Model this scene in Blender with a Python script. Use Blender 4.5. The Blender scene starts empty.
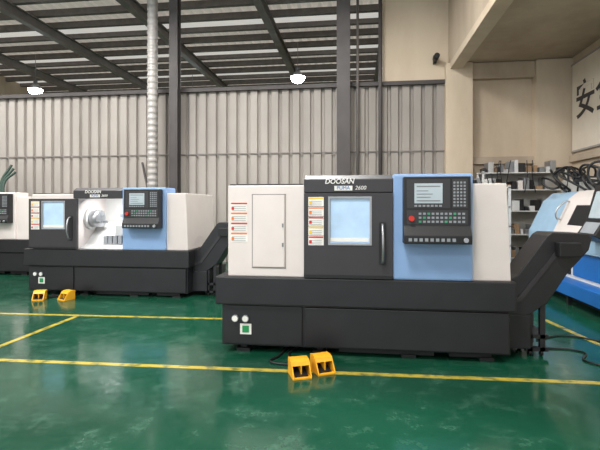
import bpy, bmesh, math, random
from mathutils import Vector, Matrix
random.seed(7)
sc = bpy.context.scene
try:
    sc.view_settings.view_transform = 'Standard'
except Exception: pass

def lin(c):
    c = c/255.0
    return c/12.92 if c <= 0.04045 else ((c+0.055)/1.055)**2.4
def rgb(r,g,b): return (lin(r),lin(g),lin(b),1)

def mat(name, col, rough=0.5, metal=0.0, var=0.08, nscale=4.0, bump=0.0, bscale=40, emit=None, es=0, spec=0.5):
    m = bpy.data.materials.new(name); m.use_nodes = True
    nt = m.node_tree; b = nt.nodes['Principled BSDF']
    c = rgb(*col)
    b.inputs['Roughness'].default_value = rough
    b.inputs['Metallic'].default_value = metal
    b.inputs['Specular IOR Level'].default_value = spec
    tc = nt.nodes.new('ShaderNodeTexCoord')
    n = nt.nodes.new('ShaderNodeTexNoise'); n.inputs['Scale'].default_value = nscale; n.inputs['Detail'].default_value = 5
    nt.links.new(tc.outputs['Object'], n.inputs['Vector'])
    r = nt.nodes.new('ShaderNodeValToRGB')
    r.color_ramp.elements[0].position = 0.3; r.color_ramp.elements[1].position = 0.7
    r.color_ramp.elements[0].color = tuple(x*(1-var) for x in c[:3])+(1,)
    r.color_ramp.elements[1].color = tuple(min(1,x*(1+var)) for x in c[:3])+(1,)
    nt.links.new(n.outputs['Fac'], r.inputs['Fac'])
    nt.links.new(r.outputs['Color'], b.inputs['Base Color'])
    if bump:
        n2 = nt.nodes.new('ShaderNodeTexNoise'); n2.inputs['Scale'].default_value = bscale
        nt.links.new(tc.outputs['Object'], n2.inputs['Vector'])
        bp = nt.nodes.new('ShaderNodeBump'); bp.inputs['Strength'].default_value = bump; bp.inputs['Distance'].default_value = 0.01
        nt.links.new(n2.outputs['Fac'], bp.inputs['Height']); nt.links.new(bp.outputs['Normal'], b.inputs['Normal'])
    if emit:
        b.inputs['Emission Color'].default_value = rgb(*emit); b.inputs['Emission Strength'].default_value = es
    return m

M = {}
M['white'] = mat('painted_white', (218,209,204), 0.4, var=0.03)
M['seam'] = mat('panel_seam', (150,146,142), 0.5)
M['dark'] = mat('painted_charcoal', (30,30,33), 0.38, var=0.18, bump=0.1, bscale=200)
M['door'] = mat('painted_graphite', (49,47,50), 0.42, var=0.08)
M['black'] = mat('black_plastic', (20,20,22), 0.5)
M['blue'] = mat('painted_light_blue', (132,164,206), 0.4, var=0.03)
M['deepblue'] = mat('painted_blue', (28,98,168), 0.4)
M['paleblue'] = mat('painted_pale_blue', (150,180,204), 0.4)
M['glass'] = mat('door_glass', (172,200,228), 0.1, var=0.2, nscale=3, emit=(176,204,232), es=0.06)
M['gframe'] = mat('rubber_frame', (150,152,156), 0.5)
M['steel'] = mat('steel', (170,172,175), 0.3, 0.8)
M['grey'] = mat('grey_paint', (120,122,124), 0.5)
M['lgrey'] = mat('light_grey', (200,200,198), 0.5)
M['shelf'] = mat('shelf_grey', (176,173,166), 0.6)
M['screen'] = mat('lcd_screen', (160,172,178), 0.12, emit=(180,196,205), es=0.16)
M['key'] = mat('key_light', (140,145,150), 0.5)
M['keyg'] = mat('key_green', (60,150,110), 0.5)
M['red'] = mat('red', (200,45,35), 0.5)
M['yel'] = mat('sticker_yellow', (235,190,50), 0.5)
M['orange'] = mat('sticker_orange', (230,120,50), 0.5)
M['stk'] = mat('sticker_white', (228,226,220), 0.5)
M['green'] = mat('sign_green', (30,140,80), 0.5)
M['pedal'] = mat('pedal_yellow', (226,162,34), 0.4)
M['hoseg'] = mat('green_hose', (34,60,48), 0.5)
M['card'] = mat('cardboard', (150,124,96), 0.8)
M['board'] = mat('sign_board', (216,206,190), 0.35, var=0.04)
M['steelD'] = mat('dark_structural_steel', (68,63,62), 0.6, var=0.2, nscale=2)
M['beam'] = mat('grey_beam_steel', (116,111,107), 0.6, var=0.2, nscale=2)
M['purlin'] = mat('purlin_steel', (100,94,90), 0.6, var=0.2)
M['roof'] = mat('roof_sheet_added_glow', (200,192,182), 0.6, var=0.15, nscale=0.6, emit=(160,154,147), es=0.68)  # opaque sheet; emission added to its colour to brighten the roof underside
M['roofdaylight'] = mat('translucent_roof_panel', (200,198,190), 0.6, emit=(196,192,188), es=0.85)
M['duct'] = mat('galvanised_duct', (160,156,152), 0.45, 0.2)
M['lamp'] = mat('lamp_diffuser', (255,255,255), 0.5, emit=(236,248,255), es=60)
M['text'] = mat('sign_text_dark', (48,46,48), 0.6)
M['interior_lamp'] = mat('work_light', (255,255,255), 0.5, emit=(255,255,250), es=6)

# --- shell materials
def concrete(name, col, stain, sc_=0.7):
    m = bpy.data.materials.new(name); m.use_nodes=True; nt=m.node_tree; b=nt.nodes['Principled BSDF']
    tc=nt.nodes.new('ShaderNodeTexCoord')
    mp=nt.nodes.new('ShaderNodeMapping'); mp.inputs['Scale'].default_value=(1,1,0.35)
    nt.links.new(tc.outputs['Object'],mp.inputs['Vector'])
    n=nt.nodes.new('ShaderNodeTexNoise'); n.inputs['Scale'].default_value=sc_; n.inputs['Detail'].default_value=8; n.inputs['Roughness'].default_value=0.6
    nt.links.new(mp.outputs['Vector'],n.inputs['Vector'])
    r=nt.nodes.new('ShaderNodeValToRGB'); r.color_ramp.elements[0].position=0.3; r.color_ramp.elements[1].position=0.62
    r.color_ramp.elements[0].color=rgb(*stain); r.color_ramp.elements[1].color=rgb(*col)
    nt.links.new(n.outputs['Fac'],r.inputs['Fac']); nt.links.new(r.outputs['Color'],b.inputs['Base Color'])
    b.inputs['Roughness'].default_value=0.8
    bp=nt.nodes.new('ShaderNodeBump'); bp.inputs['Strength'].default_value=0.25
    n2=nt.nodes.new('ShaderNodeTexNoise'); n2.inputs['Scale'].default_value=12
    nt.links.new(tc.outputs['Object'],n2.inputs['Vector']); nt.links.new(n2.outputs['Fac'],bp.inputs['Height']); nt.links.new(bp.outputs['Normal'],b.inputs['Normal'])
    return m
M['plaster'] = concrete('cream_plaster', (204,188,166), (180,162,140))
M['plasterD'] = concrete('stained_plaster', (186,170,150), (156,140,122))
M['clad'] = concrete('ribbed_cladding', (166,159,152), (136,130,124), 0.5)

def floor_nodes(m):
    nt=m.node_tree; b=nt.nodes['Principled BSDF']
    tc=nt.nodes.new('ShaderNodeTexCoord')
    n=nt.nodes.new('ShaderNodeTexNoise'); n.inputs['Scale'].default_value=0.5; n.inputs['Detail'].default_value=8
    nt.links.new(tc.outputs['Object'],n.inputs['Vector'])
    r=nt.nodes.new('ShaderNodeValToRGB'); r.color_ramp.elements[0].position=0.3; r.color_ramp.elements[1].position=0.7
    r.color_ramp.elements[0].color=rgb(12,56,40); r.color_ramp.elements[1].color=rgb(20,74,54)
    nt.links.new(n.outputs['Fac'],r.inputs['Fac'])
    n3=nt.nodes.new('ShaderNodeTexNoise'); n3.inputs['Scale'].default_value=3.5; n3.inputs['Detail'].default_value=12; n3.inputs['Roughness'].default_value=0.78
    nt.links.new(tc.outputs['Object'],n3.inputs['Vector'])
    r3=nt.nodes.new('ShaderNodeValToRGB'); r3.color_ramp.elements[0].position=0.52; r3.color_ramp.elements[1].position=0.68
    r3.color_ramp.elements[0].color=(0,0,0,1); r3.color_ramp.elements[1].color=(0.6,0.6,0.6,1)
    nt.links.new(n3.outputs['Fac'],r3.inputs['Fac'])
    mx=nt.nodes.new('ShaderNodeMixRGB'); nt.links.new(r3.outputs['Color'],mx.inputs['Fac']); nt.links.new(r.outputs['Color'],mx.inputs['Color1'])
    mx.inputs['Color2'].default_value=rgb(66,104,86)
    nt.links.new(mx.outputs['Color'],b.inputs['Base Color'])
    rr=nt.nodes.new('ShaderNodeMapRange'); rr.inputs['From Min'].default_value=0.3; rr.inputs['From Max'].default_value=0.7; rr.inputs['To Min'].default_value=0.05; rr.inputs['To Max'].default_value=0.27
    nt.links.new(n3.outputs['Fac'],rr.inputs['Value']); nt.links.new(rr.outputs['Result'],b.inputs['Roughness'])
    bp=nt.nodes.new('ShaderNodeBump'); bp.inputs['Strength'].default_value=0.08; bp.inputs['Distance'].default_value=0.02
    n4=nt.nodes.new('ShaderNodeTexNoise'); n4.inputs['Scale'].default_value=4
    nt.links.new(tc.outputs['Object'],n4.inputs['Vector']); nt.links.new(n4.outputs['Fac'],bp.inputs['Height']); nt.links.new(bp.outputs['Normal'],b.inputs['Normal'])
    return mx
def floor_mat():
    m=bpy.data.materials.new('green_epoxy_floor'); m.use_nodes=True; floor_nodes(m); return m
M['floor']=floor_mat()
def line_mat():
    m=bpy.data.materials.new('floor_paint_yellow'); m.use_nodes=True; mx=floor_nodes(m); nt=m.node_tree; b=nt.nodes['Principled BSDF']
    tc=nt.nodes.new('ShaderNodeTexCoord'); n=nt.nodes.new('ShaderNodeTexNoise'); n.inputs['Scale'].default_value=9; n.inputs['Detail'].default_value=8
    nt.links.new(tc.outputs['Object'],n.inputs['Vector'])
    r=nt.nodes.new('ShaderNodeValToRGB'); r.color_ramp.elements[0].position=0.35; r.color_ramp.elements[1].position=0.52
    r.color_ramp.elements[0].color=(0.3,0.3,0.3,1); r.color_ramp.elements[1].color=(1,1,1,1)
    nt.links.new(n.outputs['Fac'],r.inputs['Fac'])
    m2=nt.nodes.new('ShaderNodeMixRGB'); nt.links.new(r.outputs['Color'],m2.inputs['Fac']); nt.links.new(mx.outputs['Color'],m2.inputs['Color1']); m2.inputs['Color2'].default_value=rgb(172,152,58)
    nt.links.new(m2.outputs['Color'],b.inputs['Base Color'])
    return m
M['line']=line_mat()

# --- helpers
def link(o,parent=None):
    sc.collection.objects.link(o)
    if parent: o.parent=parent
    return o
def empty(name,loc=(0,0,0)):
    e=bpy.data.objects.new(name,None); e.location=loc; e.empty_display_size=0.2; return link(e)
def mesh(name,verts,faces,m,parent=None,bevel=0,loc=(0,0,0),smooth=False):
    me=bpy.data.meshes.new(name); me.from_pydata([Vector(v) for v in verts],[],faces)
    bm=bmesh.new(); bm.from_mesh(me); bmesh.ops.recalc_face_normals(bm,faces=bm.faces)
    if bevel:
        bmesh.ops.bevel(bm,geom=bm.edges[:],offset=bevel,segments=2,profile=0.6,affect='EDGES')
    bm.to_mesh(me); bm.free()
    if smooth:
        for p in me.polygons: p.use_smooth=True
    me.materials.append(M[m]); o=bpy.data.objects.new(name,me); o.location=loc
    return link(o,parent)
BF=[(0,1,2,3),(4,7,6,5),(0,4,5,1),(1,5,6,2),(2,6,7,3),(3,7,4,0)]
def bv(x0,x1,y0,y1,z0,z1):
    return [(x0,y0,z0),(x1,y0,z0),(x1,y1,z0),(x0,y1,z0),(x0,y0,z1),(x1,y0,z1),(x1,y1,z1),(x0,y1,z1)]
def box(name,x0,x1,y0,y1,z0,z1,m,parent=None,bevel=0):
    return mesh(name,bv(x0,x1,y0,y1,z0,z1),BF,m,parent,bevel)
def boxes(name,lst,m,parent=None,bevel=0):
    V=[];F=[]
    for b in lst:
        o=len(V); V+=bv(*b); F+=[tuple(i+o for i in f) for f in BF]
    return mesh(name,V,F,m,parent,bevel)
def prism_xz(name,poly,y0,y1,m,parent=None,bevel=0):
    n=len(poly); V=[(x,y0,z) for x,z in poly]+[(x,y1,z) for x,z in poly]
    F=[tuple(range(n)),tuple(range(2*n-1,n-1,-1))]+[(i,(i+1)%n,(i+1)%n+n,i+n) for i in range(n)]
    return mesh(name,V,F,m,parent,bevel)
def prism_yz(name,poly,x0,x1,m,parent=None,bevel=0):
    n=len(poly); V=[(x0,y,z) for y,z in poly]+[(x1,y,z) for y,z in poly]
    F=[tuple(range(n)),tuple(range(2*n-1,n-1,-1))]+[(i,(i+1)%n,(i+1)%n+n,i+n) for i in range(n)]
    return mesh(name,V,F,m,parent,bevel)
def cyl(name,c,r,h,axis,m,parent=None,seg=24,r2=None,bevel=0):
    bm=bmesh.new(); bmesh.ops.create_cone(bm,cap_ends=True,segments=seg,radius1=r,radius2=r if r2 is None else r2,depth=h)
    rot={'z':Matrix(),'x':Matrix.Rotation(math.pi/2,4,'Y'),'y':Matrix.Rotation(-math.pi/2,4,'X')}[axis]
    bmesh.ops.transform(bm,matrix=Matrix.Translation(c)@rot,verts=bm.verts)
    me=bpy.data.meshes.new(name); bm.to_mesh(me); bm.free()
    for p in me.polygons: p.use_smooth=len(p.vertices)==4
    me.materials.append(M[m]); return link(bpy.data.objects.new(name,me),parent)
def tube(name,paths,r,m,parent=None,res=3):
    cu=bpy.data.curves.new(name,'CURVE'); cu.dimensions='3D'; cu.bevel_depth=r; cu.bevel_resolution=res
    for pts in paths:
        s=cu.splines.new('BEZIER'); s.bezier_points.add(len(pts)-1)
        for p,bp in zip(pts,s.bezier_points):
            bp.co=p; bp.handle_left_type=bp.handle_right_type='AUTO'
    cu.materials.append(M[m]); return link(bpy.data.objects.new(name,cu),parent)
def text(name,s,loc,rot,size,m,parent=None,bold=0.0,shear=0.0):
    cu=bpy.data.curves.new(name,'FONT'); cu.body=s; cu.size=size; cu.extrude=0.002; cu.offset=bold; cu.shear=shear
    cu.align_x='CENTER'; cu.align_y='CENTER'; cu.materials.append(M[m])
    o=bpy.data.objects.new(name,cu); o.location=loc; o.rotation_euler=rot; return link(o,parent)

# ================= SHELL
box('floor',-18,8,-8,28,-0.2,0,'floor')
FL=empty('floor_marking')
def strip(name,p0,p1,w):
    a=Vector((p0[0],p0[1],0)); b=Vector((p1[0],p1[1],0)); d=(b-a).normalized(); n=Vector((-d.y,d.x,0))*w/2
    z=Vector((0,0,0.003)); vs=[a+n,b+n,b-n,a-n]
    mesh(name,[v for v in vs]+[v+z for v in vs],BF,'line',FL)
strip('line_aisle_front',(-8,3.91),(5,4.23),0.07)
strip('line_aisle_mid',(-10,5.6),(-1.5,5.9),0.07)
strip('line_cross',(-3.85,4.05),(-3.86,5.78),0.07)
strip('line_right',(2.68,4.9),(2.47,6.4),0.07)

# roof
RZ=8.2
V=[];F=[];x=-18
prof=[(0,0),(0.12,0),(0.17,0.06),(0.29,0.06),(0.34,0)]
xs=[]
while x<8:
    for dx,dz in prof[:-1]: xs.append((x+dx,RZ+dz))
    x+=0.34
for i,(xx,zz) in enumerate(xs):
    V+=[(xx,-8,zz),(xx,28,zz)]
for i in range(len(xs)-1): F.append((2*i,2*i+1,2*i+3,2*i+2))
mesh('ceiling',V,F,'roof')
PS=1.0
pur=[(-18,8,y,y+0.07,8.0,8.19) for y in [ -7+PS*i for i in range(35)]]+[(-18,8,y,y+0.16,7.98,8.0) for y in [ -7+PS*i for i in range(35)]]
boxes('trim_purlins',pur,'purlin')
bm_=[]
for xb in (-15,-11,-7,-3,0.9,5.2):
    bm_+=[(xb-0.12,xb+0.12,-8,28,7.62,7.65),(xb-0.12,xb+0.12,-8,28,7.94,7.97),(xb-0.02,xb+0.02,-8,28,7.65,7.94)]
boxes('trim_roof_beams',bm_,'beam')
dl=[]
for i in range(35):
    if i%3==1: dl.append((-18,8,-7+PS*i+0.2,-7+PS*i+0.95,8.13,8.15))
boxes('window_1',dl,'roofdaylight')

# ribbed partition
def ribbed(name,x0,x1,y,z0,z1,pitch,depth):
    V=[];F=[];pts=[];x=x0
    while x<x1:
        pts+=[(x,0),(x+pitch*0.62,0),(x+pitch*0.70,depth),(x+pitch*0.92,depth)]; x+=pitch
    pts=[p for p in pts if p[0]<=x1]
    for px,d in pts: V+=[(px,y+d,z0),(px,y+d,z1)]
    n=len(pts)
    for i in range(n-1): F.append((2*i,2*i+2,2*i+3,2*i+1))
    o=len(V); V+=[(x0,y+0.14,z0),(x1,y+0.14,z0),(x1,y+0.14,z1),(x0,y+0.14,z1)]; F.append((o,o+1,o+2,o+3))
    return mesh(name,V,F,'clad')
ribbed('wall_back',-18,2.2,12,0,4.72,0.29,0.08)
boxes('trim_partition',[(-18,2.2,11.9,12.0,4.68,4.78),(-18,2.2,12.0,12.25,4.7,4.76)],'steelD')
boxes('trim_girt',[(-18,2.2,11.97,11.998,2.95,2.98)],'beam')
box('wall_back_upper',0.64,5.2,12,12.3,4.8,8.15,'plaster')
box('wall_back_right',2.2,5.2,12.05,12.3,0,4.8,'plaster')
box('wall_left',-18.2,-18,-8,28,0,8.2,'plasterD')
box('wall_right',5.2,5.5,-8,28,0,8.15,'plaster')
box('wall_far',-18,5.2,28,28.2,0,8.2,'plasterD')
boxes('trim_pilasters',[(2.2,2.85,11.75,12.05,0,5.15),(4.35,5.2,11.75,12.05,0,5.15),(4.85,5.2,7.2,7.7,0,5.15),(4.85,5.2,2.6,3.1,0,5.15)],'plaster',None,0.01)
boxes('trim_ledge',[(2.85,4.35,11.9,12.05,2.6,2.78),(2.85,4.35,11.85,12.05,4.75,5.15),(5.1,5.2,7.7,11.75,2.6,2.75)],'plasterD')
box('trim_mezzanine_slab',2.3,5.2,-8,12,5.17,5.5,'plasterD')
box('trim_mezzanine_parapet',2.3,2.45,-8,12,5.5,7.5,'plasterD')
boxes('trim_slab_beams',[(2.3,2.6,-8,11.75,5.0,5.17),(2.6,5.2,7.3,7.6,4.9,5.17)],'plaster')

def column(name,x0,x1,y0,y1,z1,m='steelD'):
    f=0.03
    boxes(name,[(x0,x1,y0,y0+f,0,z1),(x0,x1,y1-f,y1,0,z1),((x0+x1)/2-0.02,(x0+x1)/2+0.02,y0+f,y1-f,0,z1),(x0-0.05,x1+0.05,y0-0.05,y1+0.03,0,0.03)],m)
column('steel_column',-0.55,-0.21,11.45,11.8,7.6)
column('steel_column.001',-5.03,-4.80,11.5,11.75,7.6)
cyl('wall_pipe',(0.56,11.8,3.9),0.05,7.8,'z','steelD')
cyl('wall_pipe.001',(-0.02,11.8,3.9),0.035,7.8,'z','purlin')
bm=bmesh.new(); seg=20; rings=[]; H=8.0; n=200
for i in range(n+1):
    z=H*i/n; r=0.14 if i%4 in(0,1) else 0.128
    rings.append([bm.verts.new((r*math.cos(2*math.pi*j/seg),r*math.sin(2*math.pi*j/seg),z)) for j in range(seg)])
for i in range(n):
    for j in range(seg): bm.faces.new((rings[i][j],rings[i][(j+1)%seg],rings[i+1][(j+1)%seg],rings[i+1][j]))
me=bpy.data.meshes.new('ventilation_duct'); bm.to_mesh(me); bm.free(); me.materials.append(M['duct'])
o=bpy.data.objects.new('ventilation_duct',me); o.location=(-5.4,11.3,0); link(o)

# ================= LATHE
def lathe(loc,opened,cab='blue'):
    R=empty('cnc_lathe',loc)
    box('base_upper',-1.475,1.5,-0.06,1.6,0.5,0.79,'dark',R,0.015)
    box('base_skirt',-1.42,1.46,0.0,1.55,0.07,0.5,'dark',R,0.01)
    box('skirt_panel_left',-1.39,-0.57,-0.02,0.0,0.09,0.485,'dark',R,0.006)
    box('skirt_panel_right',-0.54,1.44,-0.035,0.0,0.09,0.485,'dark',R,0.008)
    boxes('leveling_feet',[(x-0.07,x+0.07,y-0.07,y+0.07,0,0.03) for x in(-1.2,-0.4,0.5,1.25) for y in(0.1,1.4)]+[(x-0.03,x+0.03,y-0.03,y+0.03,0.03,0.08) for x in(-1.2,-0.4,0.5,1.25) for y in(0.1,1.4)],'black',R)
    boxes('base_rails',[(-0.2,0.75,0.06,0.2,0.02,0.07),(0.9,1.3,0.06,0.2,0.02,0.07)],'black',R)
    box('headstock_cover',-1.356,-0.548,0,1.4,0.79,1.735,'white',R,0.012)
    box('headstock_top_trim',-1.34,-0.56,0.02,1.38,1.735,1.75,'door',R)
    if not opened:
        box('service_panel',-1.085,-0.755,-0.012,0,0.89,1.63,'white',R,0.004)
        boxes('service_panel_outline',[(-1.1,-0.74,-0.003,0,0.875,0.885),(-1.1,-0.74,-0.003,0,1.635,1.645),(-1.1,-1.09,-0.003,0,0.875,1.645),(-0.75,-0.74,-0.003,0,0.875,1.645)],'seam',R)
        boxes('panel_latches',[(-0.78,-0.765,-0.02,-0.01,1.3,1.34),(-0.78,-0.765,-0.02,-0.01,1.1,1.14)],'grey',R)
    prism_xz('rear_cover',[(1.09,0.79),(1.465,0.79),(1.425,1.74),(1.09,1.74)],0.0,1.4,'white',R,0.012)
    box('rear_electrical_cover',0.34,1.085,0.36,1.4,0.79,1.738,'white',R,0.01)
    box('control_cabinet',0.335,1.10,-0.05,0.36,0.79,1.835,cab,R,0.022)
    box('enclosure_back',-0.548,0.335,0.95,1.4,0.79,1.735,'lgrey',R)
    box('enclosure_roof',-0.548,0.335,0.02,0.95,1.70,1.735,'door',R)
    prism_yz('slant_bed',[(0.1,0.79),(0.95,0.79),(0.95,1.25),(0.7,1.2),(0.3,0.85)],-0.548,0.335,'lgrey',R)
    prism_yz('door_header',[(-0.055,1.655),(0.3,1.655),(0.3,1.835),(0.03,1.835),(-0.055,1.79)],-0.548,0.34,'door',R,0.008)
    cyl('chuck',(-0.43,0.42,1.3),0.15,0.2,'x','steel',R)
    cyl('spindle_nose',(-0.52,0.42,1.3),0.19,0.06,'x','lgrey',R)
    boxes('chuck_jaws',[(-0.33,-0.28,0.40,0.44,1.34,1.44),(-0.33,-0.28,0.48,0.56,1.22,1.26),(-0.33,-0.28,0.30,0.38,1.22,1.26)],'grey',R)
    cyl('turret',(0.12,0.72,1.35),0.2,0.14,'x','steel',R,seg=12)
    boxes('turret_tools',[(0.0,0.16,0.72+0.2*math.cos(a)-0.03,0.72+0.2*math.cos(a)+0.03,1.35+0.2*math.sin(a)-0.03,1.35+0.2*math.sin(a)+0.03) for a in [i*math.pi/3 for i in range(6)]],'grey',R)
    box('work_light',-0.3,0.1,0.3,0.36,1.66,1.69,'interior_lamp',R)
    if opened:
        boxes('way_cover_folds',[(-0.2+0.09*i,-0.13+0.09*i,0.28,0.5,0.86,1.0) for i in range(6)],'steel',R)
        box('tailstock',0.0,0.3,0.3,0.55,1.0,1.2,'lgrey',R,0.02)
        l=bpy.data.lights.new('work_light_glow','AREA'); l.shape='RECTANGLE'; l.size=0.4; l.size_y=0.15; l.energy=11
        o=bpy.data.objects.new('work_light_glow',l); o.location=(-0.1,0.33,1.65); o.rotation_euler=(0.35,0,0); link(o,R)
    dx=-0.815 if opened else 0
    D=bpy.data.objects.new('sliding_door',None); D.location=(dx,0,0); link(D,R)
    yb,yf=-0.012,-0.075
    boxes('door_leaf',[(-0.545,-0.295,yf,yb,0.80,1.65),(0.125,0.335,yf,yb,0.80,1.65),(-0.295,0.125,yf,yb,1.60,1.65),(-0.295,0.125,yf,yb,0.80,1.14)],'door',D)
    boxes('window_frame',[(-0.30,0.13,yf-0.01,yf+0.01,1.595,1.615),(-0.30,0.13,yf-0.01,yf+0.01,1.13,1.15),(-0.30,-0.28,yf-0.01,yf+0.01,1.15,1.595),(0.11,0.13,yf-0.01,yf+0.01,1.15,1.595)],'gframe',D)
    box('window_glass',-0.29,0.12,yf+0.01,yb,1.14,1.605,'glass',D)
    box('window_film_strip',-0.28,0.10,yf+0.004,yf+0.01,1.165,1.20,'stk',D)
    tube('door_handle',[[(0.235,yf,1.34),(0.235,yf-0.06,1.32),(0.235,yf-0.06,0.98),(0.235,yf,0.96)]],0.012,'steel',D)
    boxes('handle_plate',[(0.20,0.27,yf-0.006,yf,0.94,1.36)],'black',D)
    box('door_bottom_rail',-0.545,0.335,yf-0.008,yf,0.80,0.83,'black',D)
    def sticker(nm,x0,x1,z0,z1,hc,par,y):
        box(nm,x0,x1,y-0.002,y,z0,z1,'stk',par)
        box(nm+'_head',x0+0.004,x1-0.004,y-0.004,y-0.002,z1-(z1-z0)*0.2,z1-0.004,hc,par)
        n=3; boxes(nm+'_lines',[(x0+0.01,x1-0.02,y-0.004,y-0.002,z0+(z1-z0)*(0.12+0.2*i),z0+(z1-z0)*(0.17+0.2*i)) for i in range(n)],'gframe',par)
        box(nm+'_icon',x0+0.008,x0+0.035,y-0.005,y-0.004,z0+0.02,z0+0.05,hc,par)
    cs=['yel','orange','red','yel','red']
    for i,c in enumerate(cs):
        z1=1.61-i*0.098; sticker('warning_sticker_%d'%i,-0.50,-0.345,z1-0.092,z1,c,D,yf-0.001)
    if not opened:
        for i,c in enumerate(['red','orange','red','orange']):
            z1=1.56-i*0.105; sticker('notice_sticker_%d'%i,-1.325,-1.145,z1-0.1,z1,c,R,-0.001)
    text('maker_lettering','DOOSAN',(-0.19,-0.058,1.765),(math.pi/2,0,0),0.068,'stk',R,0.001,0.2)
    box('nameplate',-0.24,-0.06,-0.060,-0.054,1.675,1.722,'stk',R)
    text('nameplate_text','PUMA',(-0.15,-0.061,1.70),(math.pi/2,0,0),0.05,'deepblue',R)
    text('nameplate_number','2600',(0.02,-0.058,1.70),(math.pi/2,0,0),0.055,'stk',R,0,0.2)
    prism_yz('control_panel',[(-0.05,1.16),(-0.05,1.80),(-0.17,1.80),(-0.18,1.33),(-0.235,1.24),(-0.235,1.16)],0.43,1.05,'black',R,0.008)
    C=R
    def fp(x0,x1,z0,z1,t=0.004,base=None):
        yy=-0.17-(1.80-(z0+z1)/2)*0.0213
        return (x0,x1,yy-t,yy+0.004,z0,z1)
    boxes('panel_plates',[fp(0.46,0.86,1.50,1.775,0.003),fp(0.46,1.02,1.345,1.48,0.003),fp(0.88,1.02,1.50,1.775,0.003)],'door',C)
    boxes('panel_screen',[fp(0.53,0.79,1.545,1.735,0.007)],'screen',C)
    boxes('screen_lines',[fp(0.55,0.77,1.70,1.712,0.009),fp(0.55,0.66,1.66,1.667,0.009),fp(0.55,0.70,1.63,1.637,0.009),fp(0.55,0.68,1.60,1.607,0.009),fp(0.55,0.77,1.565,1.575,0.009)],'grey',C)
    boxes('soft_keys',[fp(0.53+i*0.038,0.555+i*0.038,1.512,1.53,0.008) for i in range(7)],'key',C)
    boxes('alpha_keys',[fp(0.89+i*0.031,0.908+i*0.031,1.515+j*0.031,1.533+j*0.031,0.008) for i in range(4) for j in range(8)],'key',C)
    kk=[];kg=[]
    for i in range(11):
        for j in range(3):
            (kg if (i*7+j*5)%6==0 else kk).append(fp(0.57+i*0.04,0.594+i*0.04,1.36+j*0.038,1.38+j*0.038,0.008))
    boxes('mode_keys',kk,'key',C); boxes('mode_keys_green',kg,'keyg',C)
    cyl('emergency_stop',(0.50,-0.20,1.40),0.026,0.04,'y','red',C)
    cyl('feed_knob',(0.99,-0.245,1.20),0.022,0.03,'y','steel',C)
    boxes('ledge_keys',[(0.47+i*0.05,0.50+i*0.05,-0.240,-0.234,1.185,1.215) for i in range(9)],'key',C)
    for i,(gx) in enumerate((-1.27,-1.16)):
        cyl('gauge_%d'%i,(gx,-0.03,0.355),0.036,0.03,'y','steel',R); cyl('gauge_face_%d'%i,(gx,-0.047,0.355),0.029,0.004,'y','stk',R)
    box('ground_label',-1.22,-1.10,-0.024,-0.02,0.19,0.30,'stk',R)
    box('ground_label_centre',-1.195,-1.125,-0.027,-0.024,0.21,0.28,'green',R)
    prism_xz('chip_conveyor',[(1.46,0.40),(1.46,0.72),(1.60,0.82),(1.88,1.22),(1.93,1.25),(2.27,1.24),(2.30,1.20),(2.27,1.08),(2.08,0.86),(1.88,0.54),(1.62,0.36)],0.22,0.62,'dark',R,0.01)
    prism_xz('conveyor_side_flange',[(1.47,0.55),(1.60,0.60),(1.95,1.06),(2.1,1.12),(2.12,1.10),(1.97,1.02),(1.63,0.56),(1.47,0.51)],0.205,0.225,'door',R)
    box('conveyor_motor',1.95,2.15,0.1,0.22,1.02,1.16,'black',R,0.01)
    boxes('conveyor_stand',[(1.70,1.75,0.24,0.29,0.05,0.5),(1.82,1.87,0.24,0.29,0.05,0.6),(1.70,1.75,0.55,0.6,0.05,0.5),(1.82,1.87,0.55,0.6,0.05,0.6),(1.68,1.90,0.24,0.6,0.18,0.22),(1.68,1.90,0.24,0.29,0.05,0.09)],'dark',R)
    box('coolant_tank',1.46,1.72,0.2,1.3,0.08,0.42,'dark',R,0.01)
    for i,(cx,cy) in enumerate([(1.73,0.27),(1.84,0.27),(1.73,0.57),(1.84,0.57)]): cyl('caster_%d'%i,(cx,cy,0.03),0.03,0.025,'x','black',R)
    return R
lathe((0,4.58,0),False)
lathe((-4.264,7.15,0),True)
lathe((-8.62,9.1,0),False,'white')

# ================= foot pedals
def pedal(loc,rz,s=0.9):
    R=empty('foot_pedal_switch',loc); R.rotation_euler=(0,0,rz); R.scale=(s,s,s)
    box('base_plate',-0.095,0.095,-0.11,0.11,0,0.018,'pedal',R,0.003)
    hood=[(-0.11,0.018),(-0.02,0.15),(0.03,0.165),(0.11,0.165),(0.11,0.018)]
    prism_yz('side_left',hood,-0.095,-0.083,'pedal',R)
    prism_yz('side_right',hood,0.083,0.095,'pedal',R)
    prism_yz('hood_top',[(-0.045,0.115),(-0.02,0.15),(0.03,0.165),(0.11,0.165),(0.11,0.153),(0.03,0.153),(-0.012,0.14),(-0.035,0.11)],-0.085,0.085,'pedal',R)
    box('hood_back',-0.085,0.085,0.098,0.11,0.018,0.165,'pedal',R)
    prism_yz('treadle',[(-0.08,0.03),(0.08,0.075),(0.08,0.06),(-0.08,0.018)],-0.065,0.065,'black',R)
    box('divider',-0.006,0.006,-0.06,0.09,0.03,0.12,'pedal',R)
    return R
pedal((-0.52,3.99,0.0),math.radians(22))
pedal((-0.325,4.12,0.0),math.radians(28))
tube('pedal_cable',[[(-0.5,4.1,0.03),(-0.62,4.22,0.012),(-0.85,4.3,0.012),(-0.8,4.45,0.012),(-0.75,4.8,0.012)],[(-0.28,4.23,0.03),(-0.35,4.38,0.012),(-0.6,4.36,0.012),(-0.7,4.5,0.012),(-0.6,4.9,0.012)]],0.010,'black')
pedal((-5.15,6.72,0),math.radians(20))
pedal((-4.72,6.78,0),math.radians(-20))
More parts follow.
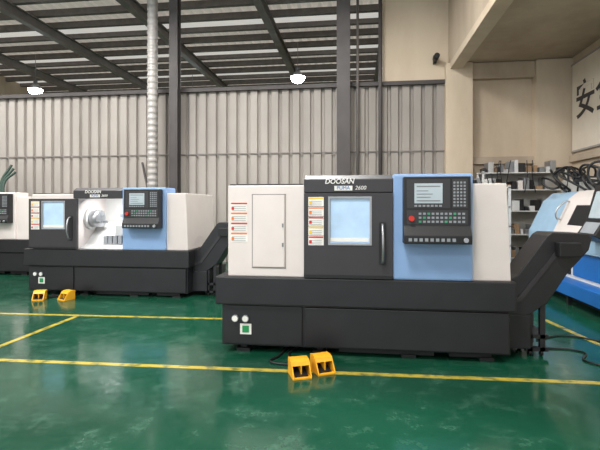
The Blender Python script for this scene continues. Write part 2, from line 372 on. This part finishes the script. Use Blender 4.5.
tube('pedal_cable.001',[[(-5.1,6.83,0.03),(-5.0,7.0,0.012),(-5.2,7.1,0.012),(-5.1,7.4,0.012)],[(-4.75,6.9,0.03),(-4.9,7.0,0.012),(-4.8,7.1,0.012),(-4.9,7.4,0.012)]],0.012,'black')
tube('floor_cable',[[(1.95,5.1,0.01),(2.3,5.0,0.01),(2.2,4.7,0.01),(2.5,4.55,0.01),(3.2,4.7,0.01),(4.6,5.2,0.01)],[(2.0,5.4,0.01),(2.4,5.6,0.01),(2.9,5.3,0.01),(3.6,5.9,0.01)]],0.009,'black')

# ================= blue machine on the right (faces left)
R=empty('turning_center',(3.3,6.3,0))
box('base',0.12,1.2,0,3.2,0.1,0.8,'lgrey',R,0.02)
box('base_kick',0.16,1.15,0.05,3.15,0,0.1,'black',R)
box('chip_tray',-0.15,0.14,-0.1,3.3,0.16,0.36,'deepblue',R,0.012)
boxes('tray_legs',[(-0.1,-0.04,y,y+0.06,0,0.16) for y in(0.05,1.1,2.2,3.1)],'black',R)
prism_xz('front_cover',[(0.05,0.8),(1.2,0.8),(1.2,1.78),(0.5,1.78),(0.32,1.62),(0.05,1.05)],0.05,3.15,'paleblue',R,0.02)
prism_xz('sliding_door',[(0.03,1.05),(0.05,1.05),(0.325,1.63),(0.49,1.78),(0.47,1.79),(0.3,1.65)],0.7,2.0,'white',R)
prism_xz('door_window',[(0.10,1.22),(0.12,1.2),(0.27,1.52),(0.25,1.54)],0.95,1.6,'black',R)
box('lower_door',0.10,0.125,0.1,1.4,0.42,0.78,'deepblue',R,0.006)
box('lower_door_b',0.10,0.125,1.5,3.1,0.42,0.78,'dark',R,0.006)
tube('door_handle',[[(0.12,1.9,1.3),(0.06,1.9,1.32),(0.2,1.9,1.6),(0.27,1.9,1.6)]],0.015,'steel',R)
prism_xz('control_pendant',[(-0.2,1.12),(0.0,1.02),(0.1,1.1),(0.16,1.78),(0.06,1.82),(-0.08,1.3)],0.12,0.62,'dark',R,0.01)
prism_xz('pendant_screen',[(-0.075,1.36),(-0.065,1.35),(0.045,1.72),(0.035,1.73)],0.2,0.54,'screen',R)
prism_xz('pendant_keys',[(-0.18,1.15),(-0.17,1.14),(-0.085,1.29),(-0.095,1.30)],0.18,0.56,'key',R)
tube('pendant_arm',[[(0.1,0.4,1.7),(0.3,0.4,1.9),(0.7,0.4,1.75)]],0.03,'steel',R)
hp=[]
for i in range(18):
    y0=random.uniform(0.3,3.0); x0=random.uniform(0.4,1.0)
    pts=[(x0,y0,1.79)]
    for j in range(4): pts.append((x0+random.uniform(-0.25,0.25),y0+random.uniform(-0.45,0.45),1.82+random.uniform(0.02,0.45)))
    pts.append((x0+0.1,y0+random.uniform(-0.3,0.3),1.79)); hp.append(pts)
tube('top_hoses',hp,0.02,'black',R)
box('top_tank',0.6,1.1,2.1,3.0,1.78,2.02,'shelf',R,0.02)
box('top_motor',0.6,1.0,0.9,1.5,1.78,1.98,'grey',R,0.02)

# ================= racks
def rack(loc,w,d,h,levels):
    R=empty('storage_rack',loc)
    boxes('uprights',[(x,x+0.05,y,y+0.05,0,h) for x in(0,w-0.05) for y in(0,d-0.05)],'lgrey',R)
    boxes('shelves',[(0,w,0,d,z,z+0.025) for z in levels],'lgrey',R)
    box('back_sheet',0.01,w-0.01,d-0.02,d-0.005,0.1,h,'shelf',R)
    ks=['card','dark','lgrey','grey','lgrey','white','black','steel']; g={k:[] for k in ks}
    for z in levels:
        x=0.06
        while x<w-0.2:
            bw=random.uniform(0.05,0.16); bh=random.uniform(0.08,0.3)
            k=random.choice(ks); g[k].append((x,x+bw,random.uniform(0.03,0.15),d-0.06,z+0.025,z+0.025+bh)); x+=bw+random.uniform(0.005,0.04)
    for k,l in g.items():
        if l: boxes('stored_goods_'+k,l,k,R,0.006)
    cb=[]
    for i in range(5):
        x=random.uniform(0.1,w-0.1); z=levels[-1]+0.3
        cb.append([(x,-0.02,z),(x+random.uniform(-0.1,0.1),-0.06,z-0.35),(x+random.uniform(-0.15,0.15),-0.04,z-0.75)])
    tube('dangling_cables',cb,0.01,'black',R)
    return R
rack((2.3,9.7,0),0.8,0.5,1.95,[0.3,0.7,1.1,1.5,1.9])
rack((2.9,11.1,0),1.9,0.5,2.35,[0.3,0.85,1.4,1.9,2.3])
rack((1.1,10.6,0),1.0,0.45,1.9,[0.4,0.9,1.4,1.85])

R=empty('safety_sign_board',(5.2,9.7,3.95))
box('board',-0.05,0,-1.95,2.0,-1.08,0.98,'board',R,0.005)
text('slogan','安全',(-0.055,0.9,0.0),(math.pi/2,0,-math.pi/2),0.92,'text',R,0.012)
boxes('board_frame',[(-0.06,0,-1.98,2.03,-1.12,-1.08),(-0.06,0,-1.98,2.03,0.98,1.02)],'seam',R)
R=empty('security_camera',(1.95,11.9,5.3))
box('bracket',-0.04,0.04,-0.02,0.1,-0.1,0.1,'black',R); cyl('housing',(0,-0.17,0),0.07,0.28,'y','black',R); cyl('mount_arm',(0,-0.03,0.02),0.03,0.15,'y','steel',R)
tube('hanging_hose',[[(-9.75+0.06*i,11.6,2.7-0.1*i),(-9.9+0.05*i,11.4,2.2),(-9.75+0.05*i,11.3,1.5),(-9.85+0.05*i,11.5,0.9),(-9.75+0.05*i,11.3,0.03)] for i in range(3)],0.035,'hoseg')
tube('leaning_pole',[[(-5.0,11.1,0.02),(-6.0,11.92,2.75)]],0.03,'steelD')

# ================= lamps
def highbay(loc,power,size=1.2):
    R=empty('high_bay_lamp',loc)
    cyl('reflector',(0,0,0.12),0.30,0.24,'z','steel',R,r2=0.09,seg=32)
    cyl('driver',(0,0,0.31),0.08,0.14,'z','grey',R)
    bm=bmesh.new(); bmesh.ops.create_uvsphere(bm,u_segments=24,v_segments=12,radius=0.28)
    for v in bm.verts:
        v.co.z*= (0.8 if v.co.z<0 else 0.05)
    me=bpy.data.meshes.new('dome_lens'); bm.to_mesh(me); bm.free(); me.materials.append(M['lamp'])
    for p in me.polygons: p.use_smooth=True
    link(bpy.data.objects.new('dome_lens',me),R)
    h=7.98-loc[2]-0.38
    if h>0 and loc[2]>5: cyl('hanging_rod',(0,0,0.38+h/2),0.012,h,'z','grey',R,seg=8)
    l=bpy.data.lights.new('lamp_light','AREA'); l.shape='DISK'; l.size=size; l.energy=power; l.color=(1.0,0.975,0.945)
    o=bpy.data.objects.new('lamp_light',l); o.location=(0,0,-0.24); link(o,R)
for p in [(-13.6,17.5,6.5),(-2.36,17.5,6.6),(-8,21,6.6)]: highbay(p,450)
for p in [(-11,3,7.0),(-6,2,7.0),(-1,1.0,7.0),(-1,7.5,7.0),(-6,8,7.0),(-11,9,7.0),(-3,-4,7.0)]: highbay(p,375,2.0)
highbay((3.9,4.5,4.79),80,0.8)

w=bpy.data.worlds.new('World'); sc.world=w; w.use_nodes=True
w.node_tree.nodes['Background'].inputs[0].default_value=(0.95,0.96,1,1); w.node_tree.nodes['Background'].inputs[1].default_value=1.6

cam=bpy.data.cameras.new('Camera'); cam.lens=27; cam.sensor_width=36; cam.shift_y=-0.03; cam.clip_end=200
co=bpy.data.objects.new('Camera',cam); co.location=(0,0,1.51); co.rotation_euler=(math.pi/2,0,math.radians(7.4)); link(co)
sc.camera=co
